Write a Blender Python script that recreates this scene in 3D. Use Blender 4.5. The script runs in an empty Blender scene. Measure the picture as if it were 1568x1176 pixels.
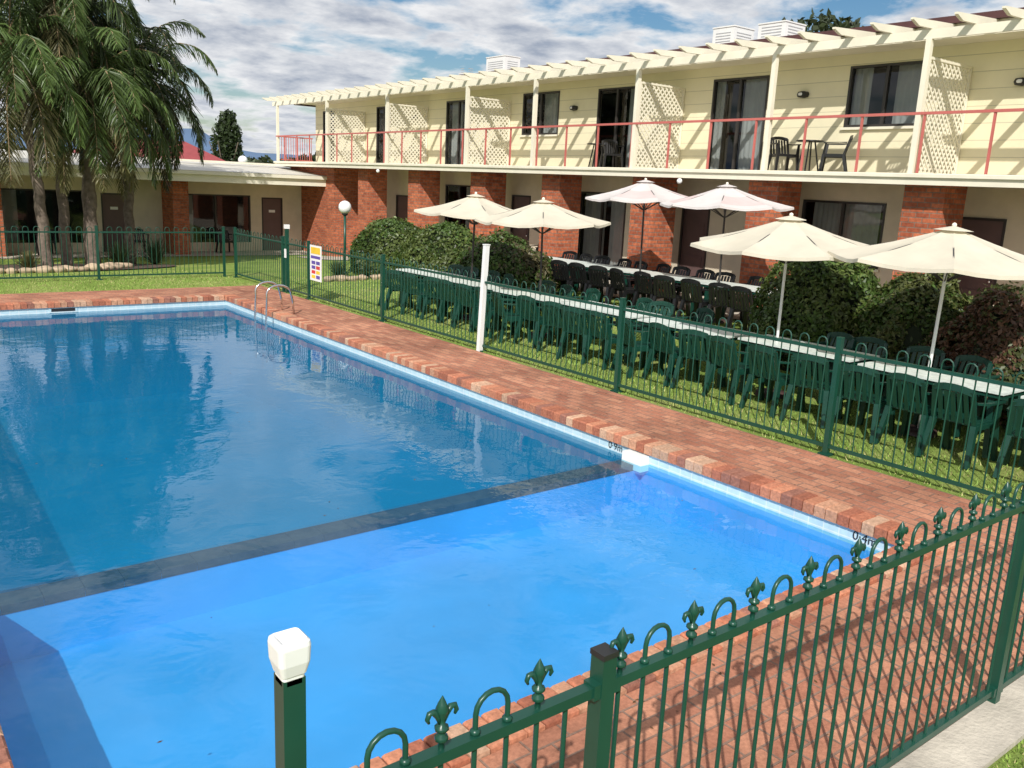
import bpy, math, random
import numpy as np
from mathutils import Vector, Matrix
random.seed(7); rng=np.random.default_rng(11)
scene=bpy.context.scene
COL=scene.collection

# ------------------------------------------------------------------ materials
def new_mat(name):
    m=bpy.data.materials.new(name); m.use_nodes=True
    nt=m.node_tree; nt.nodes.clear()
    out=nt.nodes.new('ShaderNodeOutputMaterial')
    return m,nt,out
def N(nt,t,**kw):
    n=nt.nodes.new(t)
    for k,v in kw.items():
        if k.startswith('i_'):
            key=k[2:]
            key=int(key) if key.isdigit() else key.replace('_',' ')
            n.inputs[key].default_value=v
        else: setattr(n,k,v)
    return n
def c4(c): return (c[0],c[1],c[2],1.0)
def noise_var(nt,coord,base,var,scale,detail=6):
    nz=N(nt,'ShaderNodeTexNoise',i_Scale=scale,i_Detail=detail,i_Roughness=0.6)
    nt.links.new(coord,nz.inputs['Vector'])
    mp=N(nt,'ShaderNodeMapRange'); mp.inputs[1].default_value=0.3; mp.inputs[2].default_value=0.7
    mp.inputs[3].default_value=1-var; mp.inputs[4].default_value=1+var
    nt.links.new(nz.outputs['Fac'],mp.inputs[0])
    mx=N(nt,'ShaderNodeVectorMath',operation='SCALE')
    if isinstance(base,(tuple,list)): mx.inputs[0].default_value=base[:3]
    else: nt.links.new(base,mx.inputs[0])
    nt.links.new(mp.outputs[0],mx.inputs['Scale'])
    return mx.outputs[0],nz
def simple(name,col,rough=0.6,var=0.12,scale=3.0,bump=0.0,metal=0.0,spec=0.5,bscale=40):
    m,nt,out=new_mat(name)
    b=N(nt,'ShaderNodeBsdfPrincipled'); b.inputs['Roughness'].default_value=rough
    b.inputs['Metallic'].default_value=metal; b.inputs['Specular IOR Level'].default_value=spec
    tc=N(nt,'ShaderNodeTexCoord')
    c,nz=noise_var(nt,tc.outputs['Object'],col,var,scale,3)
    nt.links.new(c,b.inputs['Base Color'])
    if bump>0:
        n2=N(nt,'ShaderNodeTexNoise',i_Scale=bscale,i_Detail=4.0)
        nt.links.new(tc.outputs['Object'],n2.inputs['Vector'])
        bp=N(nt,'ShaderNodeBump',i_Strength=bump,i_Distance=0.02)
        nt.links.new(n2.outputs['Fac'],bp.inputs['Height']); nt.links.new(bp.outputs[0],b.inputs['Normal'])
    nt.links.new(b.outputs[0],out.inputs[0])
    return m
def brick_mat(name,c1,c2,mortar,bw,bh,ms,mode,var=0.3,bump=0.5,rough=0.85,offset=0.5,blotch=0.25,vs=14):
    m,nt,out=new_mat(name)
    b=N(nt,'ShaderNodeBsdfPrincipled'); b.inputs['Roughness'].default_value=rough
    b.inputs['Specular IOR Level'].default_value=0.25
    tc=N(nt,'ShaderNodeTexCoord'); sp=N(nt,'ShaderNodeSeparateXYZ'); nt.links.new(tc.outputs['Object'],sp.inputs[0])
    cb=N(nt,'ShaderNodeCombineXYZ')
    if mode=='wall':
        ad=N(nt,'ShaderNodeMath',operation='ADD'); nt.links.new(sp.outputs[0],ad.inputs[0]); nt.links.new(sp.outputs[1],ad.inputs[1])
        nt.links.new(ad.outputs[0],cb.inputs[0]); nt.links.new(sp.outputs[2],cb.inputs[1])
    elif mode=='yx':
        nt.links.new(sp.outputs[1],cb.inputs[0]); nt.links.new(sp.outputs[0],cb.inputs[1])
    else:
        nt.links.new(sp.outputs[0],cb.inputs[0]); nt.links.new(sp.outputs[1],cb.inputs[1])
    br=N(nt,'ShaderNodeTexBrick',offset=offset)
    br.inputs['Scale'].default_value=1.0; br.inputs['Brick Width'].default_value=bw; br.inputs['Row Height'].default_value=bh
    br.inputs['Mortar Size'].default_value=ms; br.inputs['Mortar Smooth'].default_value=0.3; br.inputs['Bias'].default_value=0.0
    br.inputs['Color1'].default_value=c4(c1); br.inputs['Color2'].default_value=c4(c2); br.inputs['Mortar'].default_value=c4(mortar)
    nt.links.new(cb.outputs[0],br.inputs['Vector'])
    c,nz=noise_var(nt,tc.outputs['Object'],br.outputs['Color'],var,vs)
    c2_,nz2=noise_var(nt,tc.outputs['Object'],c,blotch,0.9)
    nt.links.new(c2_,b.inputs['Base Color'])
    inv=N(nt,'ShaderNodeMath',operation='SUBTRACT'); inv.inputs[0].default_value=1.0
    nt.links.new(br.outputs['Fac'],inv.inputs[1])
    ad2=N(nt,'ShaderNodeMath',operation='MULTIPLY_ADD'); ad2.inputs[1].default_value=0.35
    nt.links.new(nz.outputs['Fac'],ad2.inputs[0]); nt.links.new(inv.outputs[0],ad2.inputs[2])
    bp=N(nt,'ShaderNodeBump',i_Strength=bump,i_Distance=0.008)
    nt.links.new(ad2.outputs[0],bp.inputs['Height']); nt.links.new(bp.outputs[0],b.inputs['Normal'])
    nt.links.new(b.outputs[0],out.inputs[0])
    return m
def attr_mat(name,rough=0.8,trans=0.0,var=0.2,scale=20,spec=0.3,bump=0.0):
    m,nt,out=new_mat(name)
    at=N(nt,'ShaderNodeAttribute',attribute_name='Col')
    tc=N(nt,'ShaderNodeTexCoord')
    if bump>0:
        c,nz=noise_var(nt,tc.outputs['Object'],at.outputs['Color'],var,scale)
    else: c=at.outputs['Color']
    b=N(nt,'ShaderNodeBsdfPrincipled'); b.inputs['Roughness'].default_value=rough; b.inputs['Specular IOR Level'].default_value=spec
    nt.links.new(c,b.inputs['Base Color'])
    if bump>0:
        bp=N(nt,'ShaderNodeBump',i_Strength=bump,i_Distance=0.01)
        nt.links.new(nz.outputs['Fac'],bp.inputs['Height']); nt.links.new(bp.outputs[0],b.inputs['Normal'])
    if trans>0:
        t=N(nt,'ShaderNodeBsdfTranslucent'); nt.links.new(c,t.inputs[0])
        mx=N(nt,'ShaderNodeMixShader'); mx.inputs[0].default_value=trans
        nt.links.new(b.outputs[0],mx.inputs[1]); nt.links.new(t.outputs[0],mx.inputs[2])
        nt.links.new(mx.outputs[0],out.inputs[0])
    else: nt.links.new(b.outputs[0],out.inputs[0])
    return m
def board_mat(name,col,pitch,rough=0.55):
    m,nt,out=new_mat(name)
    b=N(nt,'ShaderNodeBsdfPrincipled'); b.inputs['Roughness'].default_value=rough
    tc=N(nt,'ShaderNodeTexCoord'); sp=N(nt,'ShaderNodeSeparateXYZ'); nt.links.new(tc.outputs['Object'],sp.inputs[0])
    d=N(nt,'ShaderNodeMath',operation='DIVIDE'); d.inputs[1].default_value=pitch; nt.links.new(sp.outputs[2],d.inputs[0])
    f=N(nt,'ShaderNodeMath',operation='FRACT'); nt.links.new(d.outputs[0],f.inputs[0])
    g=N(nt,'ShaderNodeMath',operation='LESS_THAN'); g.inputs[1].default_value=0.045; nt.links.new(f.outputs[0],g.inputs[0])
    c,nz=noise_var(nt,tc.outputs['Object'],col,0.06,1.2)
    mx=N(nt,'ShaderNodeMix',data_type='RGBA'); nt.links.new(g.outputs[0],mx.inputs[0]); nt.links.new(c,mx.inputs[6])
    mx.inputs[7].default_value=c4([x*0.68 for x in col])
    nt.links.new(mx.outputs[2],b.inputs['Base Color'])
    bp=N(nt,'ShaderNodeBump',i_Strength=0.6,i_Distance=0.02); nt.links.new(f.outputs[0],bp.inputs['Height']); nt.links.new(bp.outputs[0],b.inputs['Normal'])
    nt.links.new(b.outputs[0],out.inputs[0]); return m

M={}
M['cream_board']=board_mat('cream_weatherboard',(0.82,0.75,0.53),0.29)
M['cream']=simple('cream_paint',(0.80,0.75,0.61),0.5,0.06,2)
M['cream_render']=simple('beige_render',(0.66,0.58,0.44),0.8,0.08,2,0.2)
M['maroon']=simple('maroon_gutter',(0.09,0.035,0.035),0.45,0.1,3)
M['salmon']=simple('salmon_rail_paint',(0.52,0.14,0.12),0.45,0.08,3)
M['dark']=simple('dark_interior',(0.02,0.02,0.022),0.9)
M['frame']=simple('window_frame_dark',(0.035,0.03,0.028),0.4)
M['brownDoor']=simple('brown_door_paint',(0.13,0.08,0.075),0.5,0.1,3)
M['curtain']=simple('curtain_fabric',(0.55,0.55,0.53),0.9,0.1,2)
M['white']=simple('white_paint',(0.80,0.80,0.78),0.4,0.05,4)
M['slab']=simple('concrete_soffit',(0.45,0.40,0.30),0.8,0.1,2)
M['brick']=brick_mat('red_brick_wall',(0.54,0.16,0.075),(0.31,0.08,0.04),(0.24,0.16,0.12),0.24,0.086,0.010,'wall',0.3,0.5,blotch=0.15)
M['pave_y']=brick_mat('brick_paving_side',(0.49,0.23,0.14),(0.33,0.13,0.08),(0.24,0.15,0.11),0.24,0.12,0.008,'yx',0.24,0.6,blotch=0.32,vs=45)
M['pave_x']=brick_mat('brick_paving_end',(0.49,0.23,0.14),(0.33,0.13,0.08),(0.24,0.15,0.11),0.24,0.12,0.008,'xy',0.24,0.6,blotch=0.32,vs=45)
M['coping']=attr_mat('coping_brick',0.8,0,0.3,35,0.3,0.5)
M['tile']=brick_mat('waterline_tile',(0.50,0.66,0.71),(0.44,0.61,0.68),(0.66,0.72,0.74),0.15,0.15,0.006,'wall',0.08,0.1,0.2,0.0,0.05)
M['tile_dark']=simple('divider_tile',(0.075,0.042,0.038),0.5,0.4,8)
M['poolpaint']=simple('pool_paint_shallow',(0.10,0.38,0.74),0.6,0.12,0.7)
M['pooldeep']=simple('pool_depth_tint',(0.015,0.26,0.44),0.6,0.2,0.35)  # darker blue: light absorbed by the deep water is put into this colour
M['green']=simple('fence_green_powdercoat',(0.009,0.062,0.040),0.34,0.1,5)
M['chairgreen']=simple('green_plastic',(0.006,0.048,0.032),0.4,0.15,5)
M['chairblack']=simple('black_plastic',(0.010,0.010,0.011),0.35,0.1,5)
M['steel']=simple('stainless_steel',(0.75,0.75,0.75),0.18,0.02,5,metal=1.0)
M['bark']=simple('palm_bark',(0.15,0.115,0.09),0.95,0.4,7,0.9,bscale=14)
M['barkpale']=simple('palm_crownshaft',(0.32,0.22,0.13),0.9,0.3,6,0.6,bscale=14)
M['rock']=simple('sandstone_rock',(0.45,0.34,0.23),0.9,0.3,4,0.6,bscale=12)
M['concrete']=simple('concrete',(0.50,0.45,0.37),0.9,0.22,4,0.4)
M['leaf']=attr_mat('leaf_foliage',0.45,0.3,0.15,6,0.45)
M['core']=simple('foliage_core_shade',(0.010,0.016,0.006),1.0)  # near-black, carries the shade inside a bush as colour
M['blade']=attr_mat('grass_blade',0.7,0.0,0.2,1.5,0.2)
M['redroof']=simple('red_roof_metal',(0.30,0.05,0.05),0.5)
M['globe']=simple('opal_globe',(0.85,0.85,0.85),0.15,0.02)
M['yellow']=simple('sign_yellow',(0.8,0.55,0.05),0.5)
M['purple']=simple('sign_blue',(0.12,0.08,0.35),0.5)
M['signred']=simple('sign_red',(0.6,0.05,0.05),0.5)
M['black']=simple('black_paint',(0.02,0.02,0.02),0.5)
M['slot_shade']=simple('dark_slot',(0.01,0.012,0.015),0.7)  # near-black fill: shade of the skimmer opening put into the colour
M['roof']=simple('maroon_roof_sheet',(0.12,0.05,0.05),0.5,0.1,1)
M['wingroof']=simple('wing_roof_sheet',(0.60,0.57,0.50),0.5,0.1,1)
M['mulch']=simple('garden_soil',(0.09,0.06,0.04),1.0,0.4,6,0.8)
M['acpanel']=simple('grey_louvre',(0.42,0.43,0.44),0.6)

def canvas(name,col):
    m,nt,out=new_mat(name)
    tc=N(nt,'ShaderNodeTexCoord'); c,nz=noise_var(nt,tc.outputs['Object'],col,0.08,2.5)
    b=N(nt,'ShaderNodeBsdfPrincipled',i_Roughness=0.9); b.inputs['Specular IOR Level'].default_value=0.15
    nt.links.new(c,b.inputs['Base Color'])
    t=N(nt,'ShaderNodeBsdfTranslucent'); nt.links.new(c,t.inputs[0])
    mx=N(nt,'ShaderNodeMixShader'); mx.inputs[0].default_value=0.22
    nt.links.new(b.outputs[0],mx.inputs[1]); nt.links.new(t.outputs[0],mx.inputs[2]); nt.links.new(mx.outputs[0],out.inputs[0])
    return m
M['canvas']=canvas('cream_canvas',(0.72,0.66,0.53))
M['canvaswhite']=canvas('white_canvas',(0.72,0.67,0.65))
M['canvaspink']=canvas('printed_canvas',(0.69,0.57,0.55))

def schlick(nt,f0,normal=None):
    lw=N(nt,'ShaderNodeLayerWeight'); lw.inputs['Blend'].default_value=0.5
    if normal: nt.links.new(normal,lw.inputs['Normal'])
    pw=N(nt,'ShaderNodeMath',operation='POWER'); pw.inputs[1].default_value=5.0; nt.links.new(lw.outputs['Facing'],pw.inputs[0])
    ma=N(nt,'ShaderNodeMath',operation='MULTIPLY_ADD'); ma.inputs[1].default_value=1-f0; ma.inputs[2].default_value=f0; nt.links.new(pw.outputs[0],ma.inputs[0])
    return ma.outputs[0]
def glass_mat():
    m,nt,out=new_mat('window_glass')
    t=N(nt,'ShaderNodeBsdfTransparent'); t.inputs[0].default_value=(0.62,0.65,0.65,1)
    g=N(nt,'ShaderNodeBsdfGlossy'); g.inputs['Roughness'].default_value=0.03
    mx=N(nt,'ShaderNodeMixShader'); nt.links.new(schlick(nt,0.06),mx.inputs[0]); nt.links.new(t.outputs[0],mx.inputs[1]); nt.links.new(g.outputs[0],mx.inputs[2])
    nt.links.new(mx.outputs[0],out.inputs[0]); return m
M['glass']=glass_mat()
def water_mat(name,scatter,scol,bstr):
    m,nt,out=new_mat(name)
    tc=N(nt,'ShaderNodeTexCoord')
    n1=N(nt,'ShaderNodeTexNoise',i_Scale=1.8,i_Detail=3.0,i_Roughness=0.5,i_Distortion=0.5)
    n2=N(nt,'ShaderNodeTexNoise',i_Scale=9.0,i_Detail=2.0)
    nt.links.new(tc.outputs['Object'],n1.inputs['Vector']); nt.links.new(tc.outputs['Object'],n2.inputs['Vector'])
    ma=N(nt,'ShaderNodeMath',operation='MULTIPLY_ADD'); ma.inputs[1].default_value=0.11
    nt.links.new(n2.outputs['Fac'],ma.inputs[0]); nt.links.new(n1.outputs['Fac'],ma.inputs[2])
    bp=N(nt,'ShaderNodeBump',i_Strength=bstr,i_Distance=0.05); nt.links.new(ma.outputs[0],bp.inputs['Height'])
    t=N(nt,'ShaderNodeBsdfTransparent'); t.inputs[0].default_value=(0.60,0.92,0.98,1)
    d=N(nt,'ShaderNodeBsdfDiffuse'); d.inputs[0].default_value=c4(scol)
    ms=N(nt,'ShaderNodeMixShader'); ms.inputs[0].default_value=scatter; nt.links.new(t.outputs[0],ms.inputs[1]); nt.links.new(d.outputs[0],ms.inputs[2])
    g=N(nt,'ShaderNodeBsdfGlossy'); g.inputs['Roughness'].default_value=0.012; nt.links.new(bp.outputs[0],g.inputs['Normal'])
    mx=N(nt,'ShaderNodeMixShader'); nt.links.new(schlick(nt,0.04,bp.outputs[0]),mx.inputs[0]); nt.links.new(ms.outputs[0],mx.inputs[1]); nt.links.new(g.outputs[0],mx.inputs[2])
    nt.links.new(mx.outputs[0],out.inputs[0]); return m
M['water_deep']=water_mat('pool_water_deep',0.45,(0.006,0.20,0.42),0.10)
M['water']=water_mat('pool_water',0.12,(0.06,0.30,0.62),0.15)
def grass_mat():
    m,nt,out=new_mat('lawn_grass')
    tc=N(nt,'ShaderNodeTexCoord')
    n1=N(nt,'ShaderNodeTexNoise',i_Scale=0.7,i_Detail=8.0,i_Roughness=0.7); n2=N(nt,'ShaderNodeTexNoise',i_Scale=30.0,i_Detail=6.0,i_Roughness=0.8)
    nt.links.new(tc.outputs['Object'],n1.inputs['Vector']); nt.links.new(tc.outputs['Object'],n2.inputs['Vector'])
    r=N(nt,'ShaderNodeValToRGB'); e=r.color_ramp.elements
    e[0].position=0.3; e[0].color=(0.15,0.23,0.04,1); e[1].position=0.75; e[1].color=(0.38,0.38,0.14,1)
    x=e.new(0.5); x.color=(0.24,0.33,0.075,1)
    nt.links.new(n1.outputs['Fac'],r.inputs[0])
    mp=N(nt,'ShaderNodeMapRange'); mp.inputs[1].default_value=0.3; mp.inputs[2].default_value=0.7; mp.inputs[3].default_value=0.6; mp.inputs[4].default_value=1.35
    nt.links.new(n2.outputs['Fac'],mp.inputs[0])
    s=N(nt,'ShaderNodeVectorMath',operation='SCALE'); nt.links.new(r.outputs[0],s.inputs[0]); nt.links.new(mp.outputs[0],s.inputs['Scale'])
    b=N(nt,'ShaderNodeBsdfPrincipled',i_Roughness=0.95); b.inputs['Specular IOR Level'].default_value=0.1
    nt.links.new(s.outputs[0],b.inputs['Base Color'])
    bp=N(nt,'ShaderNodeBump',i_Strength=0.8,i_Distance=0.04); nt.links.new(n2.outputs['Fac'],bp.inputs['Height']); nt.links.new(bp.outputs[0],b.inputs['Normal'])
    nt.links.new(b.outputs[0],out.inputs[0]); return m
M['grass']=grass_mat()

# ------------------------------------------------------------------ mesh builder
class MB:
    def __init__(s): s.v=[];s.f=[];s.m=[];s.sm=[];s.mats=[];s.col=None
    def mi(s,k):
        if k not in s.mats: s.mats.append(k)
        return s.mats.index(k)
    def face(s,idx,k,sm=False): s.f.append(idx); s.m.append(s.mi(k)); s.sm.append(sm)
    def quad(s,a,b,c,d,k):
        n=len(s.v); s.v+= [tuple(a),tuple(b),tuple(c),tuple(d)]; s.face((n,n+1,n+2,n+3),k)
    def box(s,x0,x1,y0,y1,z0,z1,k):
        n=len(s.v)
        s.v+=[(x0,y0,z0),(x1,y0,z0),(x1,y1,z0),(x0,y1,z0),(x0,y0,z1),(x1,y0,z1),(x1,y1,z1),(x0,y1,z1)]
        for q in ((0,3,2,1),(4,5,6,7),(0,1,5,4),(1,2,6,5),(2,3,7,6),(3,0,4,7)): s.face(tuple(n+i for i in q),k)
    def beam(s,p0,p1,w,h,k,w2=None,h2=None,up=(0,0,1)):
        p0=Vector(p0);p1=Vector(p1);d=(p1-p0).normalized();u=Vector(up)
        if abs(d.dot(u))>0.95: u=Vector((0,1,0))
        r=d.cross(u).normalized();u=r.cross(d)
        w2=w if w2 is None else w2;h2=h if h2 is None else h2
        n=len(s.v)
        for p,ww,hh in((p0,w,h),(p1,w2,h2)):
            for a,b in((-1,-1),(1,-1),(1,1),(-1,1)): s.v.append(tuple(p+r*(a*ww/2)+u*(b*hh/2)))
        for q in((0,3,2,1),(4,5,6,7),(0,1,5,4),(1,2,6,5),(2,3,7,6),(3,0,4,7)): s.face(tuple(n+i for i in q),k)
    def tube(s,path,r,k,n=8,cap=True):
        path=[Vector(p) for p in path]; rs=r if isinstance(r,(list,tuple)) else [r]*len(path)
        st=len(s.v); prev=None
        for i,p in enumerate(path):
            d=(path[min(i+1,len(path)-1)]-path[max(i-1,0)]).normalized()
            if prev is None:
                a=Vector((0,0,1)) if abs(d.z)<0.9 else Vector((1,0,0))
                prev=(a-d*a.dot(d)).normalized()
            else: prev=(prev-d*prev.dot(d)).normalized()
            b=d.cross(prev)
            for j in range(n):
                t=2*math.pi*j/n; s.v.append(tuple(p+(prev*math.cos(t)+b*math.sin(t))*rs[i]))
        for i in range(len(path)-1):
            for j in range(n):
                a=st+i*n+j;b_=st+i*n+(j+1)%n
                s.face((a,b_,b_+n,a+n),k,n>5)
        if cap:
            s.face(tuple(st+j for j in reversed(range(n))),k); e=st+(len(path)-1)*n; s.face(tuple(e+j for j in range(n)),k)
    def revolve(s,c,prof,k,n=16,smooth=True):
        st=len(s.v)
        for r,z in prof:
            for j in range(n):
                t=2*math.pi*j/n; s.v.append((c[0]+r*math.cos(t),c[1]+r*math.sin(t),c[2]+z))
        for i in range(len(prof)-1):
            for j in range(n):
                a=st+i*n+j;b=st+i*n+(j+1)%n; s.face((a,b,b+n,a+n),k,smooth)
    def sphere(s,c,r,k,n=14,sz=1.0):
        s.revolve(c,[(max(1e-4,r*math.sin(math.pi*i/8)),-r*sz*math.cos(math.pi*i/8)) for i in range(9)],k,n)
    def mesh(s,name):
        me=bpy.data.meshes.new(name); me.from_pydata(s.v,[],s.f)
        for k in s.mats: me.materials.append(M[k])
        me.polygons.foreach_set('material_index',s.m); me.polygons.foreach_set('use_smooth',s.sm)
        if s.col is not None:
            ca=me.color_attributes.new('Col','FLOAT_COLOR','POINT'); ca.data.foreach_set('color',np.array(s.col,dtype=np.float32).ravel())
        me.update(); return me
    def obj(s,name,parent=None):
        o=bpy.data.objects.new(name,s.mesh(name)); COL.objects.link(o)
        if parent: o.parent=parent
        return o
def empty(name,loc=(0,0,0)):
    o=bpy.data.objects.new(name,None); COL.objects.link(o); o.location=loc; return o
def np_mesh(name,V,nper,mat,cols,parent=None,link=True):
    V=np.asarray(V,dtype=np.float32).reshape(-1,3); nv=len(V); nf=nv//nper
    me=bpy.data.meshes.new(name); me.vertices.add(nv); me.vertices.foreach_set('co',V.ravel())
    me.loops.add(nv); me.loops.foreach_set('vertex_index',np.arange(nv,dtype=np.int32))
    me.polygons.add(nf); me.polygons.foreach_set('loop_start',np.arange(0,nv,nper,dtype=np.int32))
    me.update(calc_edges=True)
    ca=me.color_attributes.new('Col','FLOAT_COLOR','POINT')
    c=np.ones((nv,4),dtype=np.float32); c[:,:3]=np.repeat(cols,nper,axis=0); ca.data.foreach_set('color',c.ravel())
    me.materials.append(M[mat]); me.validate()
    o=bpy.data.objects.new(name,me)
    if link: COL.objects.link(o)
    if parent: o.parent=parent
    return o

# ------------------------------------------------------------------ camera
H=2.65; th=math.radians(38.2); p=math.radians(12.93); r=math.radians(2.66)
F=Vector((math.sin(th)*math.cos(p),math.cos(th)*math.cos(p),-math.sin(p)))
R0=Vector((math.cos(th),-math.sin(th),0)); U0=Vector((math.sin(th)*math.sin(p),math.cos(th)*math.sin(p),math.cos(p)))
Rc=R0*math.cos(r)+U0*math.sin(r); Uc=-R0*math.sin(r)+U0*math.cos(r)
cam=bpy.data.cameras.new('camera'); co=bpy.data.objects.new('camera',cam); COL.objects.link(co)
mt=Matrix((Rc,Uc,-F)).transposed().to_4x4(); mt.translation=Vector((0,0,H)); co.matrix_world=mt
cam.sensor_width=36; cam.lens=36*1330/1568; cam.clip_start=0.05; cam.clip_end=8000
scene.camera=co

# ------------------------------------------------------------------ light + sky
L=Vector((0.85,0.80,-1.0)).normalized()
sun=bpy.data.lights.new('sun','SUN'); so=bpy.data.objects.new('sun',sun); COL.objects.link(so)
sun.energy=4.8; sun.angle=math.radians(0.5); sun.color=(1.0,0.965,0.91)
so.rotation_mode='QUATERNION'; so.rotation_quaternion=L.to_track_quat('-Z','Y'); so.location=(0,0,30)
w=bpy.data.worlds.new('World'); scene.world=w; w.use_nodes=True; nt=w.node_tree; nt.nodes.clear()
wo=N(nt,'ShaderNodeOutputWorld')
sk=N(nt,'ShaderNodeTexSky',sky_type='NISHITA'); sk.sun_disc=False
sk.sun_elevation=math.asin(-L.z); sk.sun_rotation=math.atan2(-L.x,-L.y)%(2*math.pi)
bg=N(nt,'ShaderNodeBackground',i_Strength=0.085)
hs=N(nt,'ShaderNodeHueSaturation'); hs.inputs['Saturation'].default_value=1.4; nt.links.new(sk.outputs[0],hs.inputs['Color']); nt.links.new(hs.outputs[0],bg.inputs[0])
tc=N(nt,'ShaderNodeTexCoord'); sp=N(nt,'ShaderNodeSeparateXYZ'); nt.links.new(tc.outputs['Generated'],sp.inputs[0])
mxz=N(nt,'ShaderNodeMath',operation='MAXIMUM'); mxz.inputs[1].default_value=0.0; nt.links.new(sp.outputs[2],mxz.inputs[0])
az=N(nt,'ShaderNodeMath',operation='ADD'); az.inputs[1].default_value=0.18; nt.links.new(mxz.outputs[0],az.inputs[0])
dx=N(nt,'ShaderNodeMath',operation='DIVIDE'); dy=N(nt,'ShaderNodeMath',operation='DIVIDE')
nt.links.new(sp.outputs[0],dx.inputs[0]); nt.links.new(az.outputs[0],dx.inputs[1]); nt.links.new(sp.outputs[1],dy.inputs[0]); nt.links.new(az.outputs[0],dy.inputs[1])
cv=N(nt,'ShaderNodeCombineXYZ'); nt.links.new(dx.outputs[0],cv.inputs[0]); nt.links.new(dy.outputs[0],cv.inputs[1])
cn=N(nt,'ShaderNodeTexNoise',i_Scale=2.4,i_Detail=8.0,i_Roughness=0.56,i_Distortion=0.15); nt.links.new(cv.outputs[0],cn.inputs['Vector'])
cr=N(nt,'ShaderNodeValToRGB'); cr.color_ramp.elements[0].position=0.39; cr.color_ramp.elements[0].color=(0,0,0,1); cr.color_ramp.elements[1].position=0.50; cr.color_ramp.elements[1].color=(1,1,1,1)
nt.links.new(cn.outputs['Fac'],cr.inputs[0])
cc=N(nt,'ShaderNodeValToRGB'); e=cc.color_ramp.elements; e[0].position=0.50; e[0].color=(0.96,0.97,0.99,1); e[1].position=0.68; e[1].color=(0.40,0.46,0.57,1)
cn2=N(nt,'ShaderNodeTexNoise',i_Scale=5.0,i_Detail=7.0,i_Roughness=0.6); nt.links.new(cv.outputs[0],cn2.inputs['Vector'])
cm=N(nt,'ShaderNodeMath',operation='MULTIPLY_ADD'); cm.inputs[1].default_value=0.40; nt.links.new(cn2.outputs['Fac'],cm.inputs[0])
cm2=N(nt,'ShaderNodeMath',operation='MULTIPLY'); cm2.inputs[1].default_value=0.68; nt.links.new(cn.outputs['Fac'],cm2.inputs[0]); nt.links.new(cm2.outputs[0],cm.inputs[2])
nt.links.new(cm.outputs[0],cc.inputs[0])
bc=N(nt,'ShaderNodeBackground',i_Strength=0.90); nt.links.new(cc.outputs[0],bc.inputs[0])
mx=N(nt,'ShaderNodeMixShader'); nt.links.new(cr.outputs[0],mx.inputs[0]); nt.links.new(bg.outputs[0],mx.inputs[1]); nt.links.new(bc.outputs[0],mx.inputs[2])
nt.links.new(mx.outputs[0],wo.inputs[0])
scene.view_settings.view_transform='Standard'; scene.view_settings.look='None'; scene.view_settings.exposure=0; scene.view_settings.gamma=1

# ------------------------------------------------------------------ ground
def sstep(a,b,x):
    t=max(0,min(1,(x-a)/(b-a))); return t*t*(3-2*t)
def gz(x,y):
    return 0.30*sstep(8.8,12.4,x)*(1-sstep(16,31,y))-0.35*sstep(22.6,31,y)
PX0,PX1,PY0,PY1=0.37,6.60,3.08,18.50
xs=[-4000,-800,-200,-60,-25,-10,-5,-2,0.2,3,5,6.75]+[8.2+0.35*i for i in range(1,15)]+[15,17,20,25,40,80,300,1000,4000]
ys=[-4000,-800,-100,-30,-10,-3,0,1.5,2.95,6,10,14,16,17,18,18.65,20,21,22,23,24,25,26,27,28,29,30,31,32,35,40,60,120,300,1000,4000]
g=MB(); idx={}
for i,x in enumerate(xs):
    for j,y in enumerate(ys):
        idx[i,j]=len(g.v); g.v.append((x,y,gz(x,y)))
for i in range(len(xs)-1):
    for j in range(len(ys)-1):
        if xs[i]>=0.19 and xs[i+1]<=6.76 and ys[j]>=2.94 and ys[j+1]<=18.66: continue
        g.face((idx[i,j],idx[i+1,j],idx[i+1,j+1],idx[i,j+1]),'grass',True)
g.obj('lawn_ground')
pv=MB(); z=0.012; zb=-0.05
pv.box(6.62+0.2,8.05,1.70,20.2,zb,z,'pave_y')
pv.box(-1.3,0.15,1.70,20.2,zb,z,'pave_y')
pv.box(0.15,6.82,1.70,PY0-0.22,zb,z,'pave_x')
pv.box(0.15,6.82,18.72,20.2,zb,z,'pave_x')
pv.obj('brick_paving')
cs=MB()
for i in range(12):
    x0=-6+i*2.4; cs.box(x0,x0+2.39,1.44,1.695,-0.05,0.03,'concrete')
cs.obj('concrete_kerb')
pth=MB()
yy=-4.0
while yy<33:
    y1=yy+0.99; a=gz(14,yy)+0.02; b=gz(14,y1)+0.02
    if y1<31.3: pth.quad((13.6,yy,a),(16.2,yy,a),(16.2,y1,b),(13.6,y1,b),'concrete')
    yy+=0.99
pth.quad((-14,31.3,-0.325),(16.2,31.3,-0.325),(16.2,33.2,-0.325),(-14,33.2,-0.325),'concrete'); pth.obj('concrete_path')

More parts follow.
